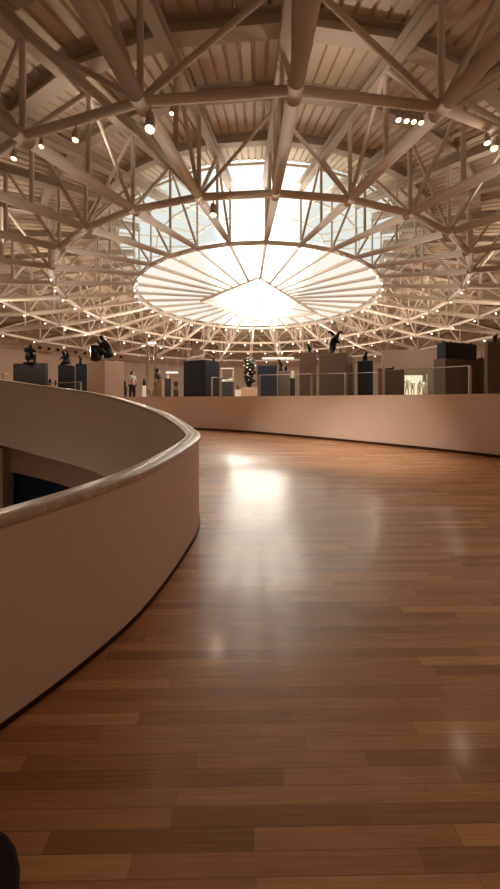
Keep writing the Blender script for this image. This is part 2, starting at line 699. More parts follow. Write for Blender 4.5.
BOT = [(3.2, 5.85), (6.6, 5.75), (10.0, 5.25), (12.9, 4.95), (18.0, 4.75), (23.6, 4.7)]
TOPC = [(6.6, 7.85), (10.0, 7.4), (12.9, 6.85), (18.0, 6.55), (23.6, 6.25)]
DECK = [(7.4, 8.10), (10.0, 7.85), (12.9, 7.4), (18.0, 7.05), (24.3, 6.75)]
RAD = {3.2: .06, 6.6: .085, 10.0: .115, 12.9: .13, 18.0: .15, 23.6: .15}


def oval(t):
    """true azimuth and radial stretch of the oval at parameter t"""
    x, y = math.sin(t), SY * math.cos(t)
    return math.atan2(x, y), math.hypot(x, y)


hc = [Vector((-3.2, 0.0, 5.80)), Vector((0.0, -3.6, 5.88)), Vector((3.9, 2.8, 5.80)), Vector((0.1, 5.0, 5.80))]


def hub_reach(az):
    """distance from the roof centre to the hub frame along azimuth az"""
    d = Vector((math.sin(az), -math.cos(az)))
    best = 3.0
    for a, b in zip(hc, hc[1:] + hc[:1]):
        e = b - a
        den = d.x * e.y - d.y * e.x
        if abs(den) < 1e-6:
            continue
        t = (a.x * e.y - a.y * e.x) / den
        u = (a.x * d.y - a.y * d.x) / den
        if t > 0 and -1e-6 <= u <= 1 + 1e-6:
            best = t
    return best


def roof_truss(k):
    az, st = oval(AZ0 + k * STEP)

    def pb(r):
        return Vector((0, -r * st, rz_(r, BOT)))

    def pt(r):
        return Vector((0, -r * st, rz_(r, TOPC)))
    t = empty('roof_truss', (DX, DY, EYE), az)
    hr = hub_reach(az)
    bm = bmesh.new()
    ks_ = [r for r, z in BOT]
    tube(bm, Vector((0, -hr, 5.83)), pb(6.6), .06, RAD[6.6], 12)
    for r0, r1 in zip(ks_[1:], ks_[2:]):
        tube(bm, pb(r0), pb(r1), RAD[r0], RAD[r1], 12)
    mk('bottom_chord', bm, M['steel'], t)
    bm = bmesh.new()
    ks_ = [r for r, z in TOPC]
    for r0, r1 in zip(ks_, ks_[1:]):
        beam(bm, pt(r0), pt(r1), 0.24, 0.28)
    mk('top_chord', bm, M['girder'], t)
    for r in (6.6, 8.3, 10.0, 11.45, 12.9, 15.45, 18.0, 20.8):
        bm = bmesh.new()
        tube(bm, pb(r), pt(r), 0.06 if r > 9 else 0.045, None, 8)
        mk('strut', bm, M['steel'], t)
    for a, b in ((10.0, 8.3), (10.0, 11.45), (12.9, 11.45), (12.9, 15.45), (18.0, 15.45), (18.0, 20.8), (6.6, 8.3)):
        bm = bmesh.new()
        tube(bm, pb(a), pt(b), 0.055 if a > 9 else 0.045, None, 8)
        mk('diagonal', bm, M['steel'], t)
    for r in (10.0, 12.9, 18.0):
        bm = bmesh.new()
        q = pb(r)
        u = (pb(r + .1) - q).normalized()
        tube(bm, q - u * .16, q + u * .16, RAD[r] * 1.04, None, 12)
        mk('node_sleeve', bm, M['steel'], t)
    return t


def ordinal(k):
    return ['', 'first', 'second', 'third', 'fourth', 'fifth', 'sixth', 'seventh', 'eighth', 'ninth', 'tenth', 'eleventh',
            'twelfth', 'thirteenth', 'fourteenth', 'fifteenth'][k]


for k in range(NT):
    t = roof_truss(k)
    if k == 0:
        lab = 'thick cream steel roof truss passing overhead near the middle, nearest to the viewer'
    else:
        if k == 16:
            lab = 'cream steel roof truss on the far side, directly opposite the one passing overhead'
        elif k < 16:
            lab = f'cream steel radial roof truss, {ordinal(k)} to the right of the one passing overhead'
        else:
            lab = f'cream steel radial roof truss, {ordinal(32 - k)} to the left of the one passing overhead'
    tag(t, lab, 'roof truss', 'radial trusses of the roof')


def node(r, k, z):
    a = AZ0 + k * STEP
    return Vector((r * math.sin(a), -SY * r * math.cos(a), z))


def ring(r, rad, label, brace=None, rt=None, name='ring_beam'):
    o = empty(name, (DX, DY, EYE))
    bm = bmesh.new()
    z = rz_(r, BOT)
    for k in range(NT):
        tube(bm, node(r, k, z), node(r, k + 1, z), rad, None, 10)
    mk('ring_chord', bm, M['steel'], o)
    if brace:
        zt = rz_(r, TOPC)
        for k in range(1, NT, 2):
            for s in (-1, 1):
                bm = bmesh.new()
                tube(bm, node(r, k, z), node(r, k + s, zt), brace, None, 8)
                mk('brace', bm, M['steel'], o)
    tag(o, label, 'ring beam')
    return o


ring(6.6, 0.085, 'innermost round ring of cream tubes framing the glowing centre of the roof')
ring(10.0, 0.095, 'second ring of cream tubes with slanting braces, around the bright centre', 0.045)
ring(12.9, 0.078, 'third and nearer ring of cream tubes tying the thick truss nodes together', 0.05)
ring(18.0, 0.11, 'wide outer ring of cream tubes, lowest over the far plinths', 0.05)

# hub frame in the middle
hub = empty('hub_frame', (DX, DY, EYE))
hub['label'] = 'square tubular frame hanging in the bright centre of the roof'
hub['category'] = 'frame'
for a, b in zip(hc, hc[1:] + hc[:1]):
    bm = bmesh.new()
    tube(bm, a, b, 0.095, None, 10)
    mk('side_tube', bm, M['steel'], hub)
bm = bmesh.new()
ball(bm, (0.3, 0.6, 5.84), 0.16, 12)
for q in hc:
    tube(bm, q, (0.3, 0.6, 5.84), 0.035, None, 8)
mk('cross_tie', bm, M['steel'], hub)

# roof deck: real ribs
bm = bmesh.new()
nr = NT * 7
rad_list = [r for r, z in DECK]
ringsv = []
for r, z in DECK:
    row = []
    for k in range(nr):
        for f_, dz in ((0.0, 0.0), (0.7, 0.0), (0.77, 0.08), (0.93, 0.08)):
            a = 2 * PI * (k + f_) / nr
            row.append(bm.verts.new((DX + r * math.sin(a), DY - SY * r * math.cos(a), EYE + z + dz)))
    ringsv.append(row)
for r0, r1 in zip(ringsv, ringsv[1:]):
    m_ = len(r0)
    for k in range(m_):
        j = (k + 1) % m_
        bm.faces.new((r0[k], r0[j], r1[j], r1[k]))
ce = mk('ceiling', bm, M['deck'])
struct(ce, 'cream ribbed metal roof deck')

# roof girders under the deck
GIRD = [(8.6, .22, .30), (10.2, .24, .32), (11.8, .30, .36), (13.3, .42, .36), (15.45, .40, .40), (18.3, .40, .40), (21.5, .40, .40)]
gl = ['innermost roof girder ring, just outside the skylight', 'second roof girder ring out from the skylight',
      'third roof girder ring out from the skylight', 'fourth roof girder ring out from the skylight',
      'fifth roof girder ring out from the skylight', 'sixth roof girder ring, dark against the near deck',
      'outermost roof girder ring close to the gallery wall']
for (r, w_, h_), lab in zip(GIRD, gl):
    bm = bmesh.new()
    z = rz_(r, DECK) - h_ / 2 - 0.005
    for k in range(NT):
        beam(bm, node(r, k, z), node(r, k + 1, z), w_, h_)
    o = mk('roof_girder', bm, M['girder'], loc=(DX, DY, EYE))
    tag(o, lab, 'girder')

# skylight
SKY = [(0.6, 8.75), (3.7, 8.55), (7.42, 8.12)]
bm = bmesh.new()
cv = bm.verts.new((0, 0, 8.8))
rows = []
for r, z in SKY:
    rows.append([bm.verts.new((r * math.sin(2*PI*k/64), -SY * r * math.cos(2*PI*k/64), z)) for k in range(64)])
for k in range(64):
    j = (k + 1) % 64
    bm.faces.new((cv, rows[0][k], rows[0][j]))
    for q0, q1 in zip(rows, rows[1:]):
        bm.faces.new((q0[k], q1[k], q1[j], q0[j]))
sk = mk('window_1', bm, M['sky'], loc=(DX, DY, EYE))
struct(sk, 'round translucent skylight')
bm = bmesh.new()
for k in range(NT):
    tube(bm, node(7.35, k, 8.06), node(3.7, k, 8.48), 0.045, None, 6)
for r, z in ((7.35, 8.04), (5.5, 8.25), (3.7, 8.47)):
    for k in range(NT):
        tube(bm, node(r, k, z), node(r, k + 1, z), 0.05, None, 6)
mu = mk('skylight_bars', bm, M['frame'], sk)

# stretched translucent diffuser inside the innermost ring, lit from the skylight above it
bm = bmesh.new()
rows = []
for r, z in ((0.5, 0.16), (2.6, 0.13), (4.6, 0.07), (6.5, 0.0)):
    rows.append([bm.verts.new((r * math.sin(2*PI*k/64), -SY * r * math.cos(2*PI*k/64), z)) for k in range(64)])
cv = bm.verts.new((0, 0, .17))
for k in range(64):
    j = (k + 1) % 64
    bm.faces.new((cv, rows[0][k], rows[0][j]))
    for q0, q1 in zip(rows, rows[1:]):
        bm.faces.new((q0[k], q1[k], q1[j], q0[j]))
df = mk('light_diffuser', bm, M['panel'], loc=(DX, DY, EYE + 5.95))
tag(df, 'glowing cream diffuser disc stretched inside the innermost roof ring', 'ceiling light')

# ------------------------------------------------------------------ spotlights
def spot_proto(lens, s=1.0):
    o = empty('spotlight')
    bm = bmesh.new()
    tube(bm, (0, 0, 0), (0, 0, -0.10 * s), 0.012 * s, None, 6)
    mk('bracket', bm, M['girder'], o)
    bm = bmesh.new()
    tube(bm, (0, 0.0, -0.09 * s), (0, -0.02 * s, -0.27 * s), 0.045 * s, 0.06 * s, 10)
    mk('lamp_body', bm, M['girder'], o)
    bm = bmesh.new()
    ball(bm, (0, -0.021 * s, -0.275 * s), 0.05 * s, 8, (1, 1, 0.7))
    mk('lens', bm, M[lens], o)
    return o


protos = {}


def place_spot(loc, label, group, kind='lens', s=1.0, rz=0.0):
    key = (kind, s)
    if key not in protos:
        protos[key] = spot_proto(kind, s)
        o = protos[key]
    else:
        src = protos[key]
        o = src.copy()
        COL.objects.link(o)
        for ch in list(src.children):
            c2 = ch.copy()
            COL.objects.link(c2)
            c2.parent = o
    o.location = loc
    o.rotation_euler = (0, 0, rz)
    tag(o, label, 'spotlight', group)
    return o


def lamp_on_ring(r, px, far=False):
    """point on ring r that the column px meets, on its near or far side"""
    a = (px - 250.0) / F
    i2 = 1.0 / (SY * SY)
    A_ = a * a + i2
    B_ = -2 * (DY * i2 + a * DX)
    C_ = DX * DX + DY * DY * i2 - r * r
    D_ = max(0, B_ * B_ - 4 * A_ * C_)
    d = (-B_ + math.sqrt(D_)) / (2 * A_) if far else (-B_ - math.sqrt(D_)) / (2 * A_)
    ang = math.atan2(a * d - DX, -(d - DY) / SY)
    k = (ang - AZ0) / STEP
    k0 = math.floor(k)
    n0, n1 = node(r, k0, rz_(r, BOT)), node(r, k0 + 1, rz_(r, BOT))
    # intersect view column with chord
    den = 1.0
    t = k - k0
    q = n0.lerp(n1, t)
    return Vector((DX + q.x, DY + q.y, EYE + q.z))


near_spots = [
    (12.9, 150, 'lens', 1.5, 'large warm glowing spotlight at the truss node up and left of the overhead truss'),
    (12.9, 171, 'lensn', 0.6, 'small white spotlight just beside the large warm glowing one'),
    (12.9, 73, 'lens', 1.0, 'warm spotlight on the nearer ring, first left of the large glowing one'),
    (12.9, 40, 'lens', 0.8, 'warm spotlight on the nearer ring, second left of the large glowing one'),
    (12.9, 13, 'lens', 0.9, 'warm spotlight on the nearer ring at the far left edge of the photo'),
    (12.9, 400, 'lensn', 0.8, 'white spotlight, leftmost of the row of four under the ring on the right'),
    (12.9, 408, 'lens', 0.8, 'warm spotlight, second of the row of four under the ring on the right'),
    (12.9, 415, 'lens', 0.8, 'warm spotlight, third of the row of four under the ring on the right'),
    (12.9, 422, 'lens', 0.8, 'warm spotlight, rightmost of the row of four under the ring on the right'),
    (12.9, 490, 'lensn', 0.9, 'white spotlight of the pair at the right edge of the photo'),
    (12.9, 497, 'lens', 1.1, 'warm pinkish spotlight of the pair at the right edge of the photo'),
    (10.0, 213, 'lens', 1.5, 'warm glowing spotlight under the second ring, left of the overhead truss'),
]
for r, px, kd, s, lab in near_spots:
    p = lamp_on_ring(r, px)
    p.z -= 0.08
    place_spot(p, lab, None, kd, s)


def ring_lamps(r, n, off, s, lab, grp, kind, skip=lambda a: False):
    for k in range(n):
        u = (k + off) * NT / n
        k0 = math.floor(u)
        q = node(r, k0, rz_(r, BOT)).lerp(node(r, k0 + 1, rz_(r, BOT)), u - k0)
        a = AZ0 + u * STEP
        if skip(math.degrees(math.atan2(math.sin(a), math.cos(a)))):
            continue
        place_spot(Vector((DX + q.x, DY + q.y, EYE + q.z - 0.07)), lab, grp, kind, s, a)


ring_lamps(6.6, 44, 0.3, 0.42, 'small spotlight hanging in the row under the innermost roof ring', 'spotlights on the innermost ring', 'lensw')
ring_lamps(10.0, 44, 0.45, 0.42, 'small spotlight hanging in the row under the second roof ring', 'spotlights on the second ring', 'lensw', lambda a: abs(a) < 60)
ring_lamps(12.9, 48, 0.2, 0.42, 'small spotlight hanging from the far part of the third roof ring', 'spotlights on the third ring', 'lensw', lambda a: abs(a) < 75)
ring_lamps(18.0, 48, 0.2, 0.42, 'small spotlight hanging low over the plinths from the outer roof ring', 'spotlights on the outer ring', 'lensw', lambda a: abs(a) < 95)

# ------------------------------------------------------------------ gallery contents
FZ = GZ


def plinth(x0, xs, x1, ytop, d, m, label, th=25, group=None, name='plinth', dp_max=2.2):
    th = math.radians(th) if x1 > xs else math.atan(((x0 + x1) / 2 - 250) / F)
    a, b = (x0 - 250) / F, (x1 - 250) / F
    px = (xs - 250) / F * d
    w_ = (px - a * d) / (math.cos(th) + a * math.sin(th))
    if x1 > xs:
        dp = (b * d - px) / max(1e-3, (math.sin(th) - b * math.cos(th)))
        dp = min(max(dp, 0.2), dp_max)
    else:
        dp = w_ * 0.8
    top = EYE + (HY - ytop) * d / F
    h_ = top - FZ
    ux = Vector((-math.cos(th), math.sin(th), 0))
    uy = Vector((math.sin(th), math.cos(th), 0))
    c = Vector((px, d, 0)) + ux * w_ / 2 + uy * dp / 2
    bm = bmesh.new()
    box(bm, (0, 0, h_ / 2), (w_, dp, h_))
    bevel(bm, 0.015, 2)
    o = mk(name, bm, m, loc=(c.x, c.y, FZ))
    o.rotation_euler = (0, 0, -th)
    tag(o, label, 'plinth', group)
    return o, Vector((c.x, c.y, top)), w_, dp


# skeletons for figures: unit height 1.0, facing -y
STAND = dict(j=[((0, 0, .52), .085), ((0, 0, .64), .08), ((0, 0, .76), .095), ((0, 0, .84), .045), ((0, -.01, .92), .062), ((0, -.01, .965), .045),
                ((.13, 0, .79), .05), ((.17, -.02, .64), .036), ((.12, -.12, .56), .027), ((-.13, 0, .79), .05), ((-.19, .02, .64), .036), ((-.17, -.05, .50), .027),
                ((.07, 0, .47), .07), ((.08, -.02, .26), .048), ((.08, .01, .04), .032), ((.09, -.07, .02), .025),
                ((-.07, 0, .47), .07), ((-.09, .02, .26), .048), ((-.09, .03, .04), .032), ((-.10, -.05, .02), .025)],
             e=[(0, 1), (1, 2), (2, 3), (3, 4), (4, 5), (2, 6), (6, 7), (7, 8), (2, 9), (9, 10), (10, 11), (0, 12), (12, 13), (13, 14), (14, 15), (0, 16), (16, 17), (17, 18), (18, 19)])
SEAT = dict(j=[((0, .12, .30), .13), ((0, .10, .48), .125), ((0, .02, .66), .14), ((0, -.05, .78), .06), ((0, -.11, .87), .085), ((0, -.11, .95), .06),
               ((.19, .0, .70), .07), ((.20, -.16, .54), .05), ((.06, -.22, .74), .04), ((-.19, .02, .70), .07), ((-.22, -.10, .50), .05), ((-.10, -.26, .42), .04),
               ((.12, -.08, .32), .10), ((.13, -.26, .40), .075), ((.12, -.22, .06), .055), ((.12, -.32, .03), .04),
               ((-.12, -.08, .32), .10), ((-.14, -.28, .36), .075), ((-.14, -.18, .06), .055), ((-.14, -.28, .03), .04), ((0, .14, .08), .2)],
            e=[(0, 1), (1, 2), (2, 3), (3, 4), (4, 5), (2, 6), (6, 7), (7, 8), (2, 9), (9, 10), (10, 11), (0, 12), (12, 13), (13, 14), (14, 15), (0, 16), (16, 17), (17, 18), (18, 19), (0, 20)])
ARCH = dict(j=[((0, 0, .40), .08), ((.04, 0, .52), .075), ((.09, 0, .64), .085), ((.16, 0, .72), .045), ((.23, 0, .74), .055), ((.28, 0, .73), .04),
               ((.10, .09, .72), .045), ((.03, .12, .86), .034), ((-.10, .06, .95), .026), ((-.19, .03, .90), .022),
               ((.15, -.09, .74), .045), ((.26, -.10, .90), .034), ((.36, -.04, .92), .026), ((.40, -.02, .84), .02),
               ((-.03, .05, .34), .07), ((-.07, .05, .18), .05), ((-.08, .05, .03), .04), ((-.02, -.05, .34), .07), ((.03, -.08, .20), .05), ((-.02, -.07, .03), .04),
               ((.02, -.02, .0), .12), ((.22, -.08, .46), .03), ((.30, -.08, .40), .025)],
            e=[(0, 1), (1, 2), (2, 3), (3, 4), (4, 5), (2, 6), (6, 7), (7, 8), (8, 9), (2, 10), (10, 11), (11, 12), (12, 13), (0, 14), (14, 15), (15, 16), (0, 17), (17, 18), (18, 19), (16, 20), (1, 21), (21, 22)])
BUST = dict(j=[((0, 0, .05), .20), ((0, 0, .22), .13), ((0, 0, .38), .26), ((0, -.02, .56), .11), ((0, -.05, .76), .19), ((0, -.04, .92), .13),
               ((.24, 0, .40), .14), ((-.24, 0, .40), .14), ((0, -.22, .74), .05)],
            e=[(0, 1), (1, 2), (2, 3), (3, 4), (4, 5), (2, 6), (2, 7), (4, 8)])
KNEEL = dict(j=[((0, .06, .26), .12), ((0, .02, .42), .11), ((-.02, -.05, .58), .12), ((-.04, -.12, .70), .055), ((-.05, -.17, .80), .075), ((-.05, -.18, .88), .05),
                ((.14, -.03, .60), .055), ((.24, -.12, .74), .04), ((.20, -.2, .92), .03), ((-.18, -.03, .58), .055), ((-.25, -.12, .44), .04), ((-.16, -.24, .36), .03),
                ((.12, -.05, .22), .09), ((.16, -.24, .26), .065), ((.15, -.22, .04), .05), ((-.12, -.02, .18), .09), ((-.16, -.22, .06), .065), ((-.14, .14, .04), .05), ((0, .05, .04), .16)],
             e=[(0, 1), (1, 2), (2, 3), (3, 4), (4, 5), (2, 6), (6, 7), (7, 8), (2, 9), (9, 10), (10, 11), (0, 12), (12, 13), (13, 14), (0, 15), (15, 16), (16, 17), (0, 18)])
SLIM = dict(j=[((0, 0, .04), .13), ((0, 0, .18), .09), ((.02, 0, .36), .075), ((.03, 0, .52), .085), ((.0, 0, .66), .07), ((-.05, 0, .78), .045), ((-.09, 0, .88), .06), ((-.12, 0, .97), .035),
                ((.10, 0, .60), .035), ((.12, -.04, .46), .03)],
            e=[(0, 1), (1, 2), (2, 3), (3, 4), (4, 5), (5, 6), (6, 7), (4, 8), (8, 9)])
LIE = dict(j=[((0, 0, .30), .26), ((.35, 0, .34), .24), ((.62, 0, .5), .24), ((.80, 0, .72), .11), ((.86, 0, .88), .15), ((-.35, .05, .26), .2), ((-.75, .0, .42), .15), ((-1.05, 0, .14), .11),
              ((-.35, -.12, .22), .18), ((-.8, -.15, .16), .13), ((-1.15, -.15, .10), .1), ((.75, -.18, .3), .1), ((.6, -.3, .10), .08)],
           e=[(0, 1), (1, 2), (2, 3), (3, 4), (0, 5), (5, 6), (6, 7), (0, 8), (8, 9), (9, 10), (2, 11), (11, 12)])
_cache = {}


def fatten(p, k):
    p['j'] = [(c_, r_ * k) for c_, r_ in p['j']]


fatten(ARCH, 1.95)
fatten(SLIM, 1.35)
fatten(KNEEL, 1.15)


def sculpture(pose, key, base, h_, m, label, rz=0.0, stretch=(1, 1), name='sculpture', cat='sculpture', group=None, base_block=True):
    if key not in _cache:
        _cache[key] = skin_mesh(pose['j'], pose['e'], 2)
    me = _cache[key].copy()
    zmin = min(v.co.z for v in me.vertices)
    zmax = max(v.co.z for v in me.vertices)
    bh = 0.06 if base_block else 0.0
    k = h_ / (zmax - zmin)
    for v in me.vertices:
        v.co = Vector((v.co.x * k * stretch[0], v.co.y * k * stretch[1], (v.co.z - zmin) * k * (1 - bh) + h_ * bh * 0.8))
    if base_block:
        o = empty(name, base, rz)
        mesh_obj('figure', me, m, o)
        xs_ = [v.co.x for v in me.vertices if v.co.z < h_ * .25]
        ys_ = [v.co.y for v in me.vertices if v.co.z < h_ * .25]
        bm = bmesh.new()
        box(bm, ((min(xs_) + max(xs_)) / 2, (min(ys_) + max(ys_)) / 2, h_ * bh / 2),
            ((max(xs_) - min(xs_)) * 1.02, (max(ys_) - min(ys_)) * 1.02, h_ * bh))
        mk('base_slab', bm, m, o)
    else:
        o = mesh_obj(name, me, m)
        o.location = base
        o.rotation_euler = (0, 0, rz)
    tag(o, label, cat, group)
    return o


def H(y0, y1, d):
    return (y1 - y0) * d / F


# --- left group behind the balustrade
_, t, _, _ = plinth(13, 45.5, 46, 363, 18, M['dark'], 'charcoal plinth under the seated figure at the left, behind the balustrade', 8)
sculpture(SEAT, 'seat', t + Vector((-.05, 0, 0)), H(343.5, 363, 18), M['bronze'], 'dark bronze seated figure bent over, on the leftmost charcoal plinth', 0.9, (1.05, 1.05))
_, t, _, _ = plinth(58, 75, 75, 366, 20.2, M['dark'], 'charcoal plinth carrying a hunched bronze, left of the tan plinth', 6)
sculpture(KNEEL, 'kneel', t, H(350, 366, 20.2), M['bronze'], 'dark hunched bronze on the middle charcoal plinth, left of the tan one', -0.5, (1.2, 1.1))
_, t, _, _ = plinth(75.5, 87, 87, 364, 19.6, M['navy'], 'narrow dark plinth touching the tan plinth', 4)
sculpture(SLIM, 'slim', t + Vector((-.05, 0, 0)), H(355.5, 364, 19.6), M['bronze'], 'small leaning bronze on the narrow dark plinth beside the tan plinth', 0.4, (1.3, 1.3))
_, t, _, _ = plinth(87, 104.5, 124, 360, 17, M['tan'], 'tall two-toned tan plinth under the seated group, behind the balustrade', 38)
o = sculpture(SEAT, 'seat', t + Vector((0.02, -.1, 0)), H(332, 360, 17), M['bronze'], 'large dark bronze of a figure seated at a block, on the tan plinth', -1.1, (1.05, 1.1))
bm = bmesh.new()
box(bm, (0, 0, .0), (.52, .5, .75))
bevel(bm, .03, 1)
sb = mk('seat_block', bm, M['bronze'], o)
sb.location = (-0.12, -0.42, 0.43)
# little things behind
for x, y, hgt, lab in ((50, 385, 6.5, 'tiny dark statuette, nearest the leftmost charcoal plinth'), (55.5, 385, 5, 'tiny dark statuette, nearest the middle charcoal plinths')):
    d = 27
    tp = P(x, y, d)
    bm = bmesh.new()
    hh = tp.z - FZ
    box(bm, (0, 0, hh / 2), (.3, .3, hh)); bevel(bm, .01, 1)
    q = mk('plinth', bm, M['tan'], loc=(tp.x, tp.y, FZ))
    tag(q, 'small pale plinth under the ' + lab, 'plinth')
    sculpture(BUST, 'bust', tp, H(0, hgt, d), M['bronze'], lab, 0.3)
# reading stand at the far left
st = empty('lectern', (P(3, 0, 16).x, 16, FZ))
hh = EYE + (HY - 373.5) * 16 / F - FZ
bm = bmesh.new(); tube(bm, (0, 0, 0), (0, 0, hh - .03), .035, None, 8); mk('post', bm, M['post'], st)
bm = bmesh.new(); box(bm, (0, 0, hh - .015), (.30, .22, .03)); mk('sign_plate', bm, M['white'], st)
bm = bmesh.new(); tube(bm, (0, 0, 0), (0, 0, .02), .14, None, 16); mk('base', bm, M['post'], st)
tag(st, 'small pale label stand at the far left behind the balustrade', 'stand')

# --- glass railings
def railing(pts, label, end_posts=None):
    """pts: [(px, y_top, depth)]"""
    tops = []
    for x, y, in pts:
        d = 1.02 * F / (HY - y)
        tops.append(P(x, y, d))
    o = empty('glass_railing', (tops[0].x, tops[0].y, FZ))
    L_ = [p - o.location for p in tops]
    for p in (L_ if end_posts is None else [L_[i] for i in end_posts]):
        bm = bmesh.new()
        box(bm, (p.x, p.y, p.z / 2), (.075, .05, p.z))
        bevel(bm, .008, 1)
        mk('post', bm, M['post'], o)
    bm = bmesh.new()
    for a, b in zip(L_, L_[1:]):
        tube(bm, a, b, .013, None, 8)
    mk('handrail', bm, M['post'], o)
    for a, b in zip(L_, L_[1:]):
        bm = bmesh.new()
        d_ = (b - a); d_.z = 0
        nn = Vector((-d_.y, d_.x, 0)).normalized() * 0.006
        vs = []
        for s in (1, -1):
            vs += [bm.verts.new(Vector((q.x, q.y, z)) + nn * s) for q, z in ((a, .06), (b, .06), (b, b.z - .03), (a, a.z - .03))]
        for f in ((0, 1, 2, 3), (7, 6, 5, 4), (0, 4, 5, 1), (1, 5, 6, 2), (2, 6, 7, 3), (3, 7, 4, 0)):
            bm.faces.new([vs[i] for i in f])
        mk('glass_panel', bm, M['glass'], o)
    tag(o, label, 'railing')
    return o


railing([(30, 384), (81, 382)], 'glass railing with a pale post in front of the dark plinths at the left')
railing([(212, 377.5), (221, 377.5)], 'short glass railing in front of the large dark plinth in the middle')
railing([(259.5, 375.3), (311.5, 374), (345.5, 373.4), (378, 372.5)], 'long glass railing with pale posts in front of the brown plinths')
railing([(384, 370.5), (470, 366)], 'glass railing with a thick pale end post in front of the widest brown plinth')

# --- column pair and grey column
for x, y, lab in ((147.8, 340, 'slim steel column of the pair, the one nearer the woman'), (155.3, 343, 'slim steel column of the pair, the one nearer the tan-fronted plinth')):
    d = 30.0
    p = P(x, HY, d)
    o = empty('steel_column', (p.x, p.y, FZ))
    hgt = 5.0 - 0.12
    bm = bmesh.new(); tube(bm, (0, 0, .02), (0, 0, hgt), .13, None, 14); mk('shaft', bm, M['col'], o)
    bm = bmesh.new()
    tube(bm, (0, 0, 0.0), (0, 0, .95), .45, .16, 4); mk('flared_base', bm, M['col'], o)
    bm = bmesh.new(); box(bm, (0, 0, hgt - .06), (.5, .5, .1)); mk('cap_plate', bm, M['girder'], o)
    tag(o, lab, 'column')
p = P(197, HY, 33)
o = empty('broad_column', (p.x, p.y, FZ))
bm = bmesh.new(); box(bm, (0, 0, 3.2), (1.0, .9, 6.4), .4); bevel(bm, .03, 1); mk('shaft', bm, M['brown'], o)
bm = bmesh.new(); box(bm, (0, 0, 6.46), (1.25, 1.1, .12), .4); mk('cap_plate', bm, M['girder'], o)
tag(o, 'broad grey column rising to the roof behind the large dark plinth', 'column')

# --- people
def person(px, ytop, d, label, shirt, trous, hair, rz, long_hair=True):
    top = P(px, ytop, d)
    h_ = top.z - FZ
    o = empty('person', (top.x, top.y, FZ), rz)
    me = skin_mesh(STAND['j'], STAND['e'], 2)
    zmax = max(v.co.z for v in me.vertices)
    zmin = min(v.co.z for v in me.vertices)
    k = h_ * .985 / (zmax - zmin)
    for v in me.vertices:
        v.co = Vector((v.co.x * .9, v.co.y * .9, v.co.z - zmin)) * k
    mesh_obj('body', me, M['skin'], o)

    def garment(name, ids, grow, m):
        idx = {q: i for i, q in enumerate(ids)}
        js = [((Vector(STAND['j'][q][0])), STAND['j'][q][1] + grow) for q in ids]
        es = [(idx[a], idx[b]) for a, b in STAND['e'] if a in idx and b in idx]
        g_ = skin_mesh(js, es, 2)
        for v in g_.vertices:
            v.co = Vector((v.co.x * .9, v.co.y * .9, v.co.z - zmin)) * k
        mesh_obj(name, g_, m, o)
    garment('top', [0, 1, 2, 6, 7, 9, 10], .014, shirt)
    garment('trousers', [0, 12, 13, 14, 16, 17, 18], .012, trous)
    bm = bmesh.new()
    ball(bm, (0, .012 * k, .925 * k), .074 * k, 14, (.92, 1.0, 1.1))
    if long_hair:
        ball(bm, (0, .05 * k, .84 * k), .06 * k, 12, (.95, .7, 1.5))
    for v in bm.verts:
        if v.co.y < -.02 * k and v.co.z < .945 * k:
            v.co.y = -.02 * k
    mk('hair', bm, hair, o, True)
    tag(o, label, 'person')
    return o


person(132.5, 371.5, 20, 'standing woman with dark plum hair, light top and black trousers, left of the column pair', M['shirt'], M['trousers'], M['hair'], 1.2)

# --- small things between column pair and dark plinth
def small_plinth(x0, x1, ytop, d, m, lab, th=6):
    return plinth(x0, x1, x1, ytop, d, m, lab, th)


_, t, _, _ = small_plinth(122.5, 127, 386.5, 25, M['dark'], 'small dark plinth just left of the standing woman')
sculpture(BUST, 'bust', t, H(380.5, 386.5, 25), M['bronze'], 'small dark bust just left of the standing woman')
_, t, _, _ = small_plinth(142.3, 146.2, 385.5, 26, M['white'], 'narrow white plinth at the foot of the column pair')
sculpture(BUST, 'bust', t, H(378.5, 385.5, 26), M['bronze'], 'small dark bust on the narrow white plinth by the column pair')
person(158, 369, 18.6, 'dark-haired person in a blue top half hidden behind the warm-lit tan plinth', M['blue'], M['trousers'], M['hair2'], 1.5)
_, t, _, _ = plinth(155.5, 161.5, 163.5, 379.5, 16.8, M['tan'], 'small tan plinth with a pale side just right of the column pair', 35)
_, t, _, _ = small_plinth(164.5, 171, 378.5, 26, M['dark'], 'small charcoal plinth under a little white bust')
sculpture(BUST, 'bust', t, H(374, 378.5, 26), M['stone'], 'little white bust on a small charcoal plinth')
_, t, _, _ = small_plinth(173.5, 178.5, 390, 25, M['dark'], 'low charcoal plinth left of the large dark plinth')
sculpture(STAND, 'stand', t, H(380.5, 390, 25), M['bronze'], 'small dark standing figure left of the large dark plinth', .5, (1.4, 1.2))

# --- large dark plinth with white reclining marble
_, t, w_, dp = plinth(183.5, 205.5, 219.5, 359.5, 15, M['navy'], 'large navy plinth, tallest and darkest beside the broad grey column', 33)
sculpture(LIE, 'lie', t + Vector((-.1, -.35, 0)), H(352.5, 360, 15.5), M['stone'], 'low white reclining marble on the large navy plinth', -.35, (1.0, 1.1))
sculpture(KNEEL, 'kneel', t + Vector((.52, .1, 0)), H(355, 360, 15), M['bronze'], 'small dark bronze at the edge of the large navy plinth', .5, (1.3, 1.2))
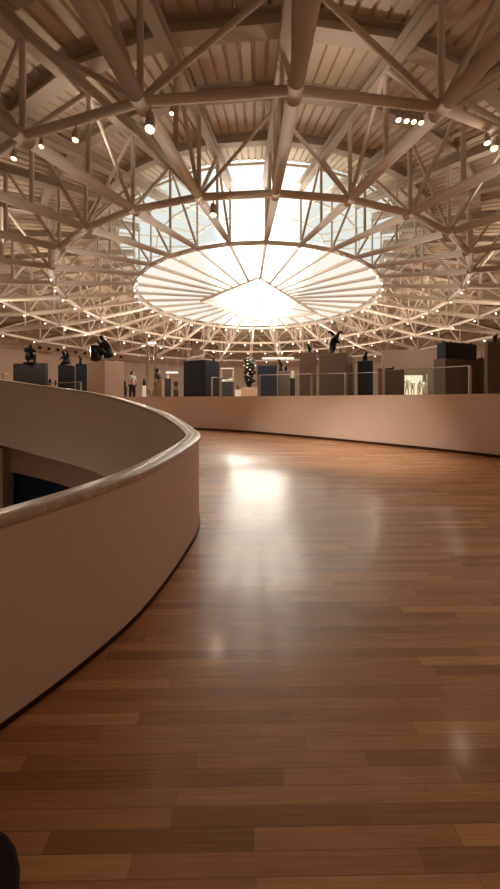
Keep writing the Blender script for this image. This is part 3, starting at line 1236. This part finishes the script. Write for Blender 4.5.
# vitrine behind it
def vitrine(x0, x1, ytop, d, ybox, lab, dark=True, xb=None):
    a, b, z1 = P(x0, ytop, d), P(x1, ytop, d), 0
    o = empty('display_case', ((a.x + b.x) / 2, d, FZ))
    w_ = b.x - a.x
    h_ = a.z - FZ
    hb = P(0, ybox, d).z - FZ
    bm = bmesh.new(); box(bm, (0, 0, hb / 2), (w_ * .98, .8, hb)); bevel(bm, .01, 1)
    mk('case_base', bm, M['dark'] if dark else M['tan'], o)
    bm = bmesh.new(); box(bm, (0, 0, (hb + h_) / 2 + .002), (w_ * .96, .78, h_ - hb - .03)); mk('glass_hood', bm, M['glass'], o)
    bm = bmesh.new(); box(bm, (0, 0, h_ - .03), (w_ + .02, .84, .07)); mk('lid', bm, M['frame'], o)
    bm = bmesh.new()
    for sx2 in (-1, 1):
        for sy in (-1, 1):
            box(bm, (sx2 * w_ * .485, sy * .39, (hb + h_) / 2 - .02), (.025, .025, h_ - hb - .06))
    mk('corner_frame', bm, M['frame'], o)
    tag(o, lab, 'display case')
    return o, Vector((o.location.x, o.location.y, FZ + hb))


_, t = vitrine(221.5, 233.5, 368.5, 24, 382, 'glass display case with a pale lid right of the large navy plinth')
sculpture(LIE, 'lie', t + Vector((0, 0, .005)), H(376.5, 381, 24), M['stone'], 'small pale reclining figure inside the glass display case', .2)
_, t, _, _ = small_plinth(235, 241, 389.8, 24, M['white'], 'small bright white plinth right of the glass display case')
sculpture(SLIM, 'slim', t, H(384.3, 389.8, 24), M['bronze'], 'small dark statuette on the bright white plinth')

# --- black shiny relief group on a lit tan base
_, t, _, _ = small_plinth(241, 258.5, 387.5, 22, M['tan'], 'low warm-lit tan plinth under the glittering black sculpture')
rel = empty('sculpture', (t.x, t.y, t.z))
hgt = H(357.5, 387.5, 22)
rnd = random.Random(3)
js = [((0, 0, 0), .16)]
es = []
for i in range(1, 9):
    js.append(((rnd.uniform(-.12, .12), rnd.uniform(-.1, .1), hgt * i / 9), .16 + .16 * i / 9))
    es.append((i - 1, i))
for i in range(2, 9):
    for s in (-1, 1):
        js.append(((s * rnd.uniform(.2, .45), rnd.uniform(-.2, .2), hgt * i / 9 + rnd.uniform(.05, .25)), .09))
        es.append((i, len(js) - 1))
me = skin_mesh(js, es, 2)
mesh_obj('figure_mass', me, M['bronze'], rel)
bm = bmesh.new()
for i in range(16):
    z = rnd.uniform(.25, 1) * hgt
    x = rnd.uniform(-.4, .4)
    ball(bm, (x, -.30 - rnd.uniform(0, .1), z), .045, 6, (rnd.uniform(.6, 2), .6, rnd.uniform(.4, 1)))
mk('pale_highlights', bm, M['stone'], rel)['label'] = 'pale pieces standing in for highlights on the black forms'  # small pale balls stand in for glints on the dark bronze
tag(rel, 'tall glittering black and white sculpture left of the round-topped navy plinth', 'sculpture')
_, t, _, _ = plinth(257.5, 277, 277, 365, 19, M['navy'], 'navy plinth behind the glass railing, beside the glittering black sculpture', 5)
_, t, _, _ = small_plinth(278, 289.5, 371, 20, M['brown'], 'narrow brown plinth between two dark plinths')
sculpture(SLIM, 'slim', t + Vector((-.2, 0, 0)), H(358, 371, 20), M['bronze'], 'slender dark statuette at the edge of the narrow brown plinth', .2, (1.2, 1.2))
sculpture(BUST, 'bust', t + Vector((.12, 0, 0)), H(364.5, 371, 20), M['bronze'], 'dark bust with a round head on the narrow brown plinth')
_, t, _, _ = small_plinth(289.8, 295, 378, 21, M['dark'], 'narrow dark plinth left of the tall brown plinths')
sculpture(BUST, 'bust', t + Vector((.03, 0, 0)), H(370.5, 378, 21), M['stone'], 'white marble bust partly hidden by the tall brown plinth', -.4)

# --- tall brown plinths
_, t, _, _ = plinth(299.5, 316.5, 318.5, 352, 16, M['brown'], 'slim tall brown plinth under the small pointed bronze', 10)
sculpture(SLIM, 'slim', t + Vector((.05, 0, 0)), H(339.5, 352, 16), M['bronze'], 'small pointed bronze on the slim tall brown plinth', .2, (1.5, 1.3))
_, t, _, _ = plinth(319, 345.5, 357, 352.5, 14.5, M['brown'], 'wide tall brown plinth under the arching bronze', 26)
sculpture(ARCH, 'arch', t + Vector((-.22, 0, 0)), H(325.5, 352.5, 15.2), M['bronze'], 'dark arching bronze figure with arms flung up on the wide tall brown plinth', 0.0, (1.0, 1.0))
_, t, _, _ = plinth(357.5, 373, 373, 360.5, 15.5, M['navy'], 'navy plinth right of the tall brown plinths', 4)
sculpture(BUST, 'bust', t, H(350.5, 360.5, 15.5), M['bronze'], 'dark bronze head on the navy plinth right of the tall brown plinths', .4, (1.25, 1.2))
_, t, _, _ = small_plinth(377.3, 383.5, 368, 15.8, M['tan'], 'slim pale plinth between the navy plinth and the squat brown one')
_, t, _, _ = plinth(384, 404.5, 404.5, 369.8, 15.5, M['brown'], 'squat brown plinth left of the lit display case', 6)
sculpture(LIE, 'lie', t + Vector((-.2, 0, 0)), H(364.8, 369.8, 15.5), M['bronze'], 'small dark reclining bronze on the squat brown plinth', .2, (.9, 1))

# --- lit case with figurines
d = 22
o = empty('lit_case', (P(415.5, 0, d).x, d, FZ))
w_ = 23 * d / F
zt = P(0, 374.5, d).z - FZ
zb = P(0, 396, d).z - FZ
bm = bmesh.new(); box(bm, (0, .3, zb / 2 - .01), (w_, .75, zb)); mk('case_base', bm, M['tan'], o)
bm = bmesh.new(); box(bm, (0, .62, (zt + zb) / 2), (w_ * .98, .03, zt - zb)); mk('back_panel', bm, M['case'], o)['label'] = 'glowing warm back panel'
bm = bmesh.new(); box(bm, (0, .3, (zt + zb) / 2), (w_, .6, zt - zb - .02)); mk('glass_hood', bm, M['glass'], o)
bm = bmesh.new()
for sx2 in (-1, 1):
    for sy in (0.0, 0.6):
        box(bm, (sx2 * w_ * .5, sy, (zt + zb) / 2), (.04, .04, zt - zb))
mk('corner_frame', bm, M['frame'], o)
tag(o, 'brightly lit display case of pale figures left of the widest brown plinth', 'display case')
for x, y, s_, lab in ((407, 378, .75, 'white figurine at the left end of the lit display case'),
                      (412.5, 379, .7, 'pale figurine second from the left in the lit display case'),
                      (419, 378, .7, 'pale figurine third from the left in the lit display case'),
                      (424, 380, .75, 'reddish pale figurine at the right end of the lit display case')):
    p = P(x, 395.5, d + .3)
    p.z = FZ + zb
    sculpture(STAND, 'stand', p, H(y, 396, d), M['stone'], lab, rnd.uniform(-1, 1), (s_, 1.1), name='figurine', cat='figurine')

cl = bpy.data.lights.new('case_lamp', 'POINT'); cl.energy = 22; cl.color = (1, .8, .6); cl.shadow_soft_size = .05
clo = bpy.data.objects.new('case_lamp', cl); COL.objects.link(clo); clo.location = (P(415.5, 0, 22.1).x, 22.1, FZ + zt - .12)
# --- partition behind the right group and widest plinth with dark relief block
_, t, w_, dp = plinth(433.5, 445.5, 480, 358, 12.4, M['brown'], 'widest brown plinth carrying the dark block at the right', 66, dp_max=4)
o = empty('relief_block', (t.x, t.y, t.z), -math.radians(66))
bh = H(341.5, 358, 12.8)
bm = bmesh.new(); box(bm, (0, 0, bh / 2), (w_ * .8, dp * .9, bh)); bevel(bm, .03, 2); mk('block', bm, M['relief'], o)
bm = bmesh.new()
for i in range(11):
    y = (-.45 + .9 * (i + .5) / 11) * dp
    ball(bm, (rnd.uniform(-.3, .3) * w_, y, bh), rnd.uniform(.04, .07), 8, (1.2, 1, 1))
mk('figures_on_top', bm, M['relief'], o)
tag(o, 'dark navy block with lumpy top edge on the widest brown plinth', 'sculpture')
q = P(480.5, 357.5, 12.2)
bm = bmesh.new()
zz = EYE + (HY - 357.5) * 12.6 / F
box(bm, (0, 0, (zz - FZ) / 2), (.2, .2, zz - FZ)); bevel(bm, .01, 1)
pp = P(481.5, 357.5, 12.75)
o = mk('plinth', bm, M['brown'], loc=(pp.x, pp.y, FZ))
tag(o, 'thin brown plinth squeezed between the widest and the tallest brown plinths', 'plinth')
sculpture(BUST, 'bust', Vector((pp.x, pp.y, zz)), H(348, 357.5, 12.7), M['stone'], 'white bust at the end of the dark block', .3, (.45, .45))
_, t, _, _ = plinth(484, 488, 512, 341, 11.0, M['brown'], 'tallest brown plinth at the right edge of the photo', 70, dp_max=4)
sculpture(KNEEL, 'kneel', t + Vector((-.1, 0, 0)), H(332, 341, 11.3), M['bronze'], 'dark lacy bronze on the tallest brown plinth at the right edge', .4, (1.5, 1.2))

# partition walls far behind
bm = bmesh.new()
box(bm, (P(418, 0, 27).x, 27, FZ + 1.95), (5.4, .25, 3.9), -.1)
M['part'] = mat('partition_paint', rgb(122, 104, 92), 0.8)
struct(mk('wall_partition', bm, M['part']), 'plain pale partition wall behind the lit case')

# strip lights on the far wall
for x0, x1, y, d, lab in ((262, 294, 358.5, 36, 'long white strip light above the round-topped navy plinth'),
                          (386, 399, 357.3, 30, 'short white strip light right of the head on the navy plinth'),
                          (166, 178, 372.5, 35, 'short white strip light right of the column pair'),
                          (148, 156, 343, 29, 'short pale strip light at the top of the column pair')):
    a, b = P(x0, y, d), P(x1, y, d)
    o = empty('strip_light', (a + b) / 2)
    L_ = b.x - a.x
    bm = bmesh.new(); box(bm, (0, .04, .08), (L_, .14, .10)); mk('housing', bm, M['frame'], o)
    bm = bmesh.new(); box(bm, (0, 0, -.015), (L_ * .98, .12, .09)); mk('diffuser', bm, M['tube'], o)
    bm = bmesh.new()
    for s in (-.4, .4):
        tube(bm, (s * L_, .04, .1), (s * L_, .04, EYE + 4.9 + .1 - o.location.z), .012, None, 6)
    mk('hanger', bm, M['frame'], o)
    tag(o, lab, 'strip light')

# round holes in the far band (left and right stretches that show)
def wall_hole(px, label, grp):
    a = (px - 250.0) / F
    R = 23.42
    i2 = 1 / (SY * SY); A_ = a * a + i2; B_ = -2 * (DY * i2 + a * DX); C_ = DX * DX + DY * DY * i2 - R * R
    d = (-B_ + math.sqrt(B_ * B_ - 4 * A_ * C_)) / (2 * A_)
    c = Vector((a * d, d, EYE + 5.15))
    n_ = Vector((DX - c.x, DY - c.y, 0)).normalized()
    bm = bmesh.new()
    tube(bm, -n_ * .02, n_ * .05, .13, None, 14)
    o = mk('wall_vent', bm, M['hole'], loc=c)
    tag(o, label, 'vent', grp)


for px in range(40, 126, 9):
    wall_hole(px, 'small round dark hole in the band along the wall above the left plinths', 'round holes in the left band')
for px in range(402, 436, 8):
    wall_hole(px, 'small round dark hole in the band along the wall above the lit display case', 'round holes in the right band')

# ------------------------------------------------------------------ light
def point(loc, e, col=(1, .72, .48), rad=.15, name='lamp_and_fill'):
    l = bpy.data.lights.new(name, 'POINT')
    l.energy = e
    l.color = col
    l.shadow_soft_size = rad
    o = bpy.data.objects.new(name, l)
    COL.objects.link(o)
    o.location = loc
    return o


def spot(loc, target, e, col=(1, .74, .50), ang=70, name='track_and_fill_spot'):
    l = bpy.data.lights.new(name, 'SPOT')
    l.energy = e
    l.color = col
    l.spot_size = math.radians(ang)
    l.spot_blend = 1.0
    l.shadow_soft_size = .1
    o = bpy.data.objects.new(name, l)
    COL.objects.link(o)
    o.location = loc
    o.rotation_euler = (Vector(target) - Vector(loc)).to_track_quat('-Z', 'Y').to_euler()
    return o


LW = (1, .85, .68)
for k in range(12):
    a = 2 * PI * (k + .5) / 12
    r = 13.0
    if abs(math.degrees(math.atan2(math.sin(a), math.cos(a)))) < 50:
        continue
    point((DX + r * math.sin(a), DY - SY * r * math.cos(a), EYE + 3.6), 230, LW, .3)  # unseen fill added to light the far trusses from below
for r, px, e_ in ((12.9, 491, 7), (10.0, 213, 22)):
    q = lamp_on_ring(r, px)
    point(q + Vector((0, 0, -.55)), e_, (1, .74, .52), .06)
q = lamp_on_ring(12.9, 150)
spot(q + Vector((0, 0, -.6)), (1.2, 9.0, 0.3), 700, LW, 44)
q = lamp_on_ring(12.9, 410)
spot(q + Vector((0, 0, -.6)), (2.8, 8.2, 0.3), 850, LW, 46)
# unseen fill lights added beside the viewer for near deck and balustrade
for x, y, e_ in ((-7.5, 1.0, 20), (7.5, 0.5, 100)):
    point((x, y, EYE + 4.2), e_, LW, .4)
# unseen fill lights added under the roof centre to brighten its tubes
for t_ in (95, 137, 180, 223, 265):
    t_ = math.radians(t_)
    point((DX + 7.4 * math.sin(t_), DY - SY * 7.4 * math.cos(t_), EYE + 4.4), 170, LW, .5)
point((DX + .2, DY + .8, EYE + 3.7), 380, LW, 1.9)
# unseen upward spots added at truss height to brighten the deck
for t_ in range(0, 360, 30):
    t_ = math.radians(t_ + 7)
    near_ = abs(math.degrees(math.atan2(math.sin(t_), math.cos(t_)))) < 75
    q = Vector((DX + 11.2 * math.sin(t_), DY - SY * 11.2 * math.cos(t_), EYE + 5.6))
    spot(q, q + Vector((0, 0.01, 3)), 50 if near_ else 70, LW, 150)
point((-6.0, 7.5, -3.5), 90, LW, .3)  # unseen fill added to lighten the stairwell void

wd = bpy.data.worlds.new('World')
scene.world = wd
wd.use_nodes = True
wd.node_tree.nodes['Background'].inputs[0].default_value = (0.03, 0.025, 0.02, 1)
wd.node_tree.nodes['Background'].inputs[1].default_value = 0.3

# ------------------------------------------------------------------ camera
cam = bpy.data.cameras.new('Camera')
co = bpy.data.objects.new('Camera', cam)
COL.objects.link(co)
co.location = (0, 0, EYE)
co.rotation_euler = (PI / 2, 0, 0)
cam.sensor_fit = 'VERTICAL'
cam.sensor_height = 36.0
cam.lens = 36.0 * F / 889.0
cam.shift_y = -(444.5 - HY) / 889.0
cam.clip_start = 0.05
scene.camera = co
vs = scene.view_settings
scene.display_settings.display_device = 'sRGB'
vs.view_transform = 'Standard'
vs.look = 'None'
vs.exposure = 0.0
vs.gamma = 1.0
vs.use_curve_mapping = False
scene.cycles.use_denoising = True
scene.cycles.max_bounces = 10
scene.cycles.diffuse_bounces = 5
scene.cycles.transparent_max_bounces = 24
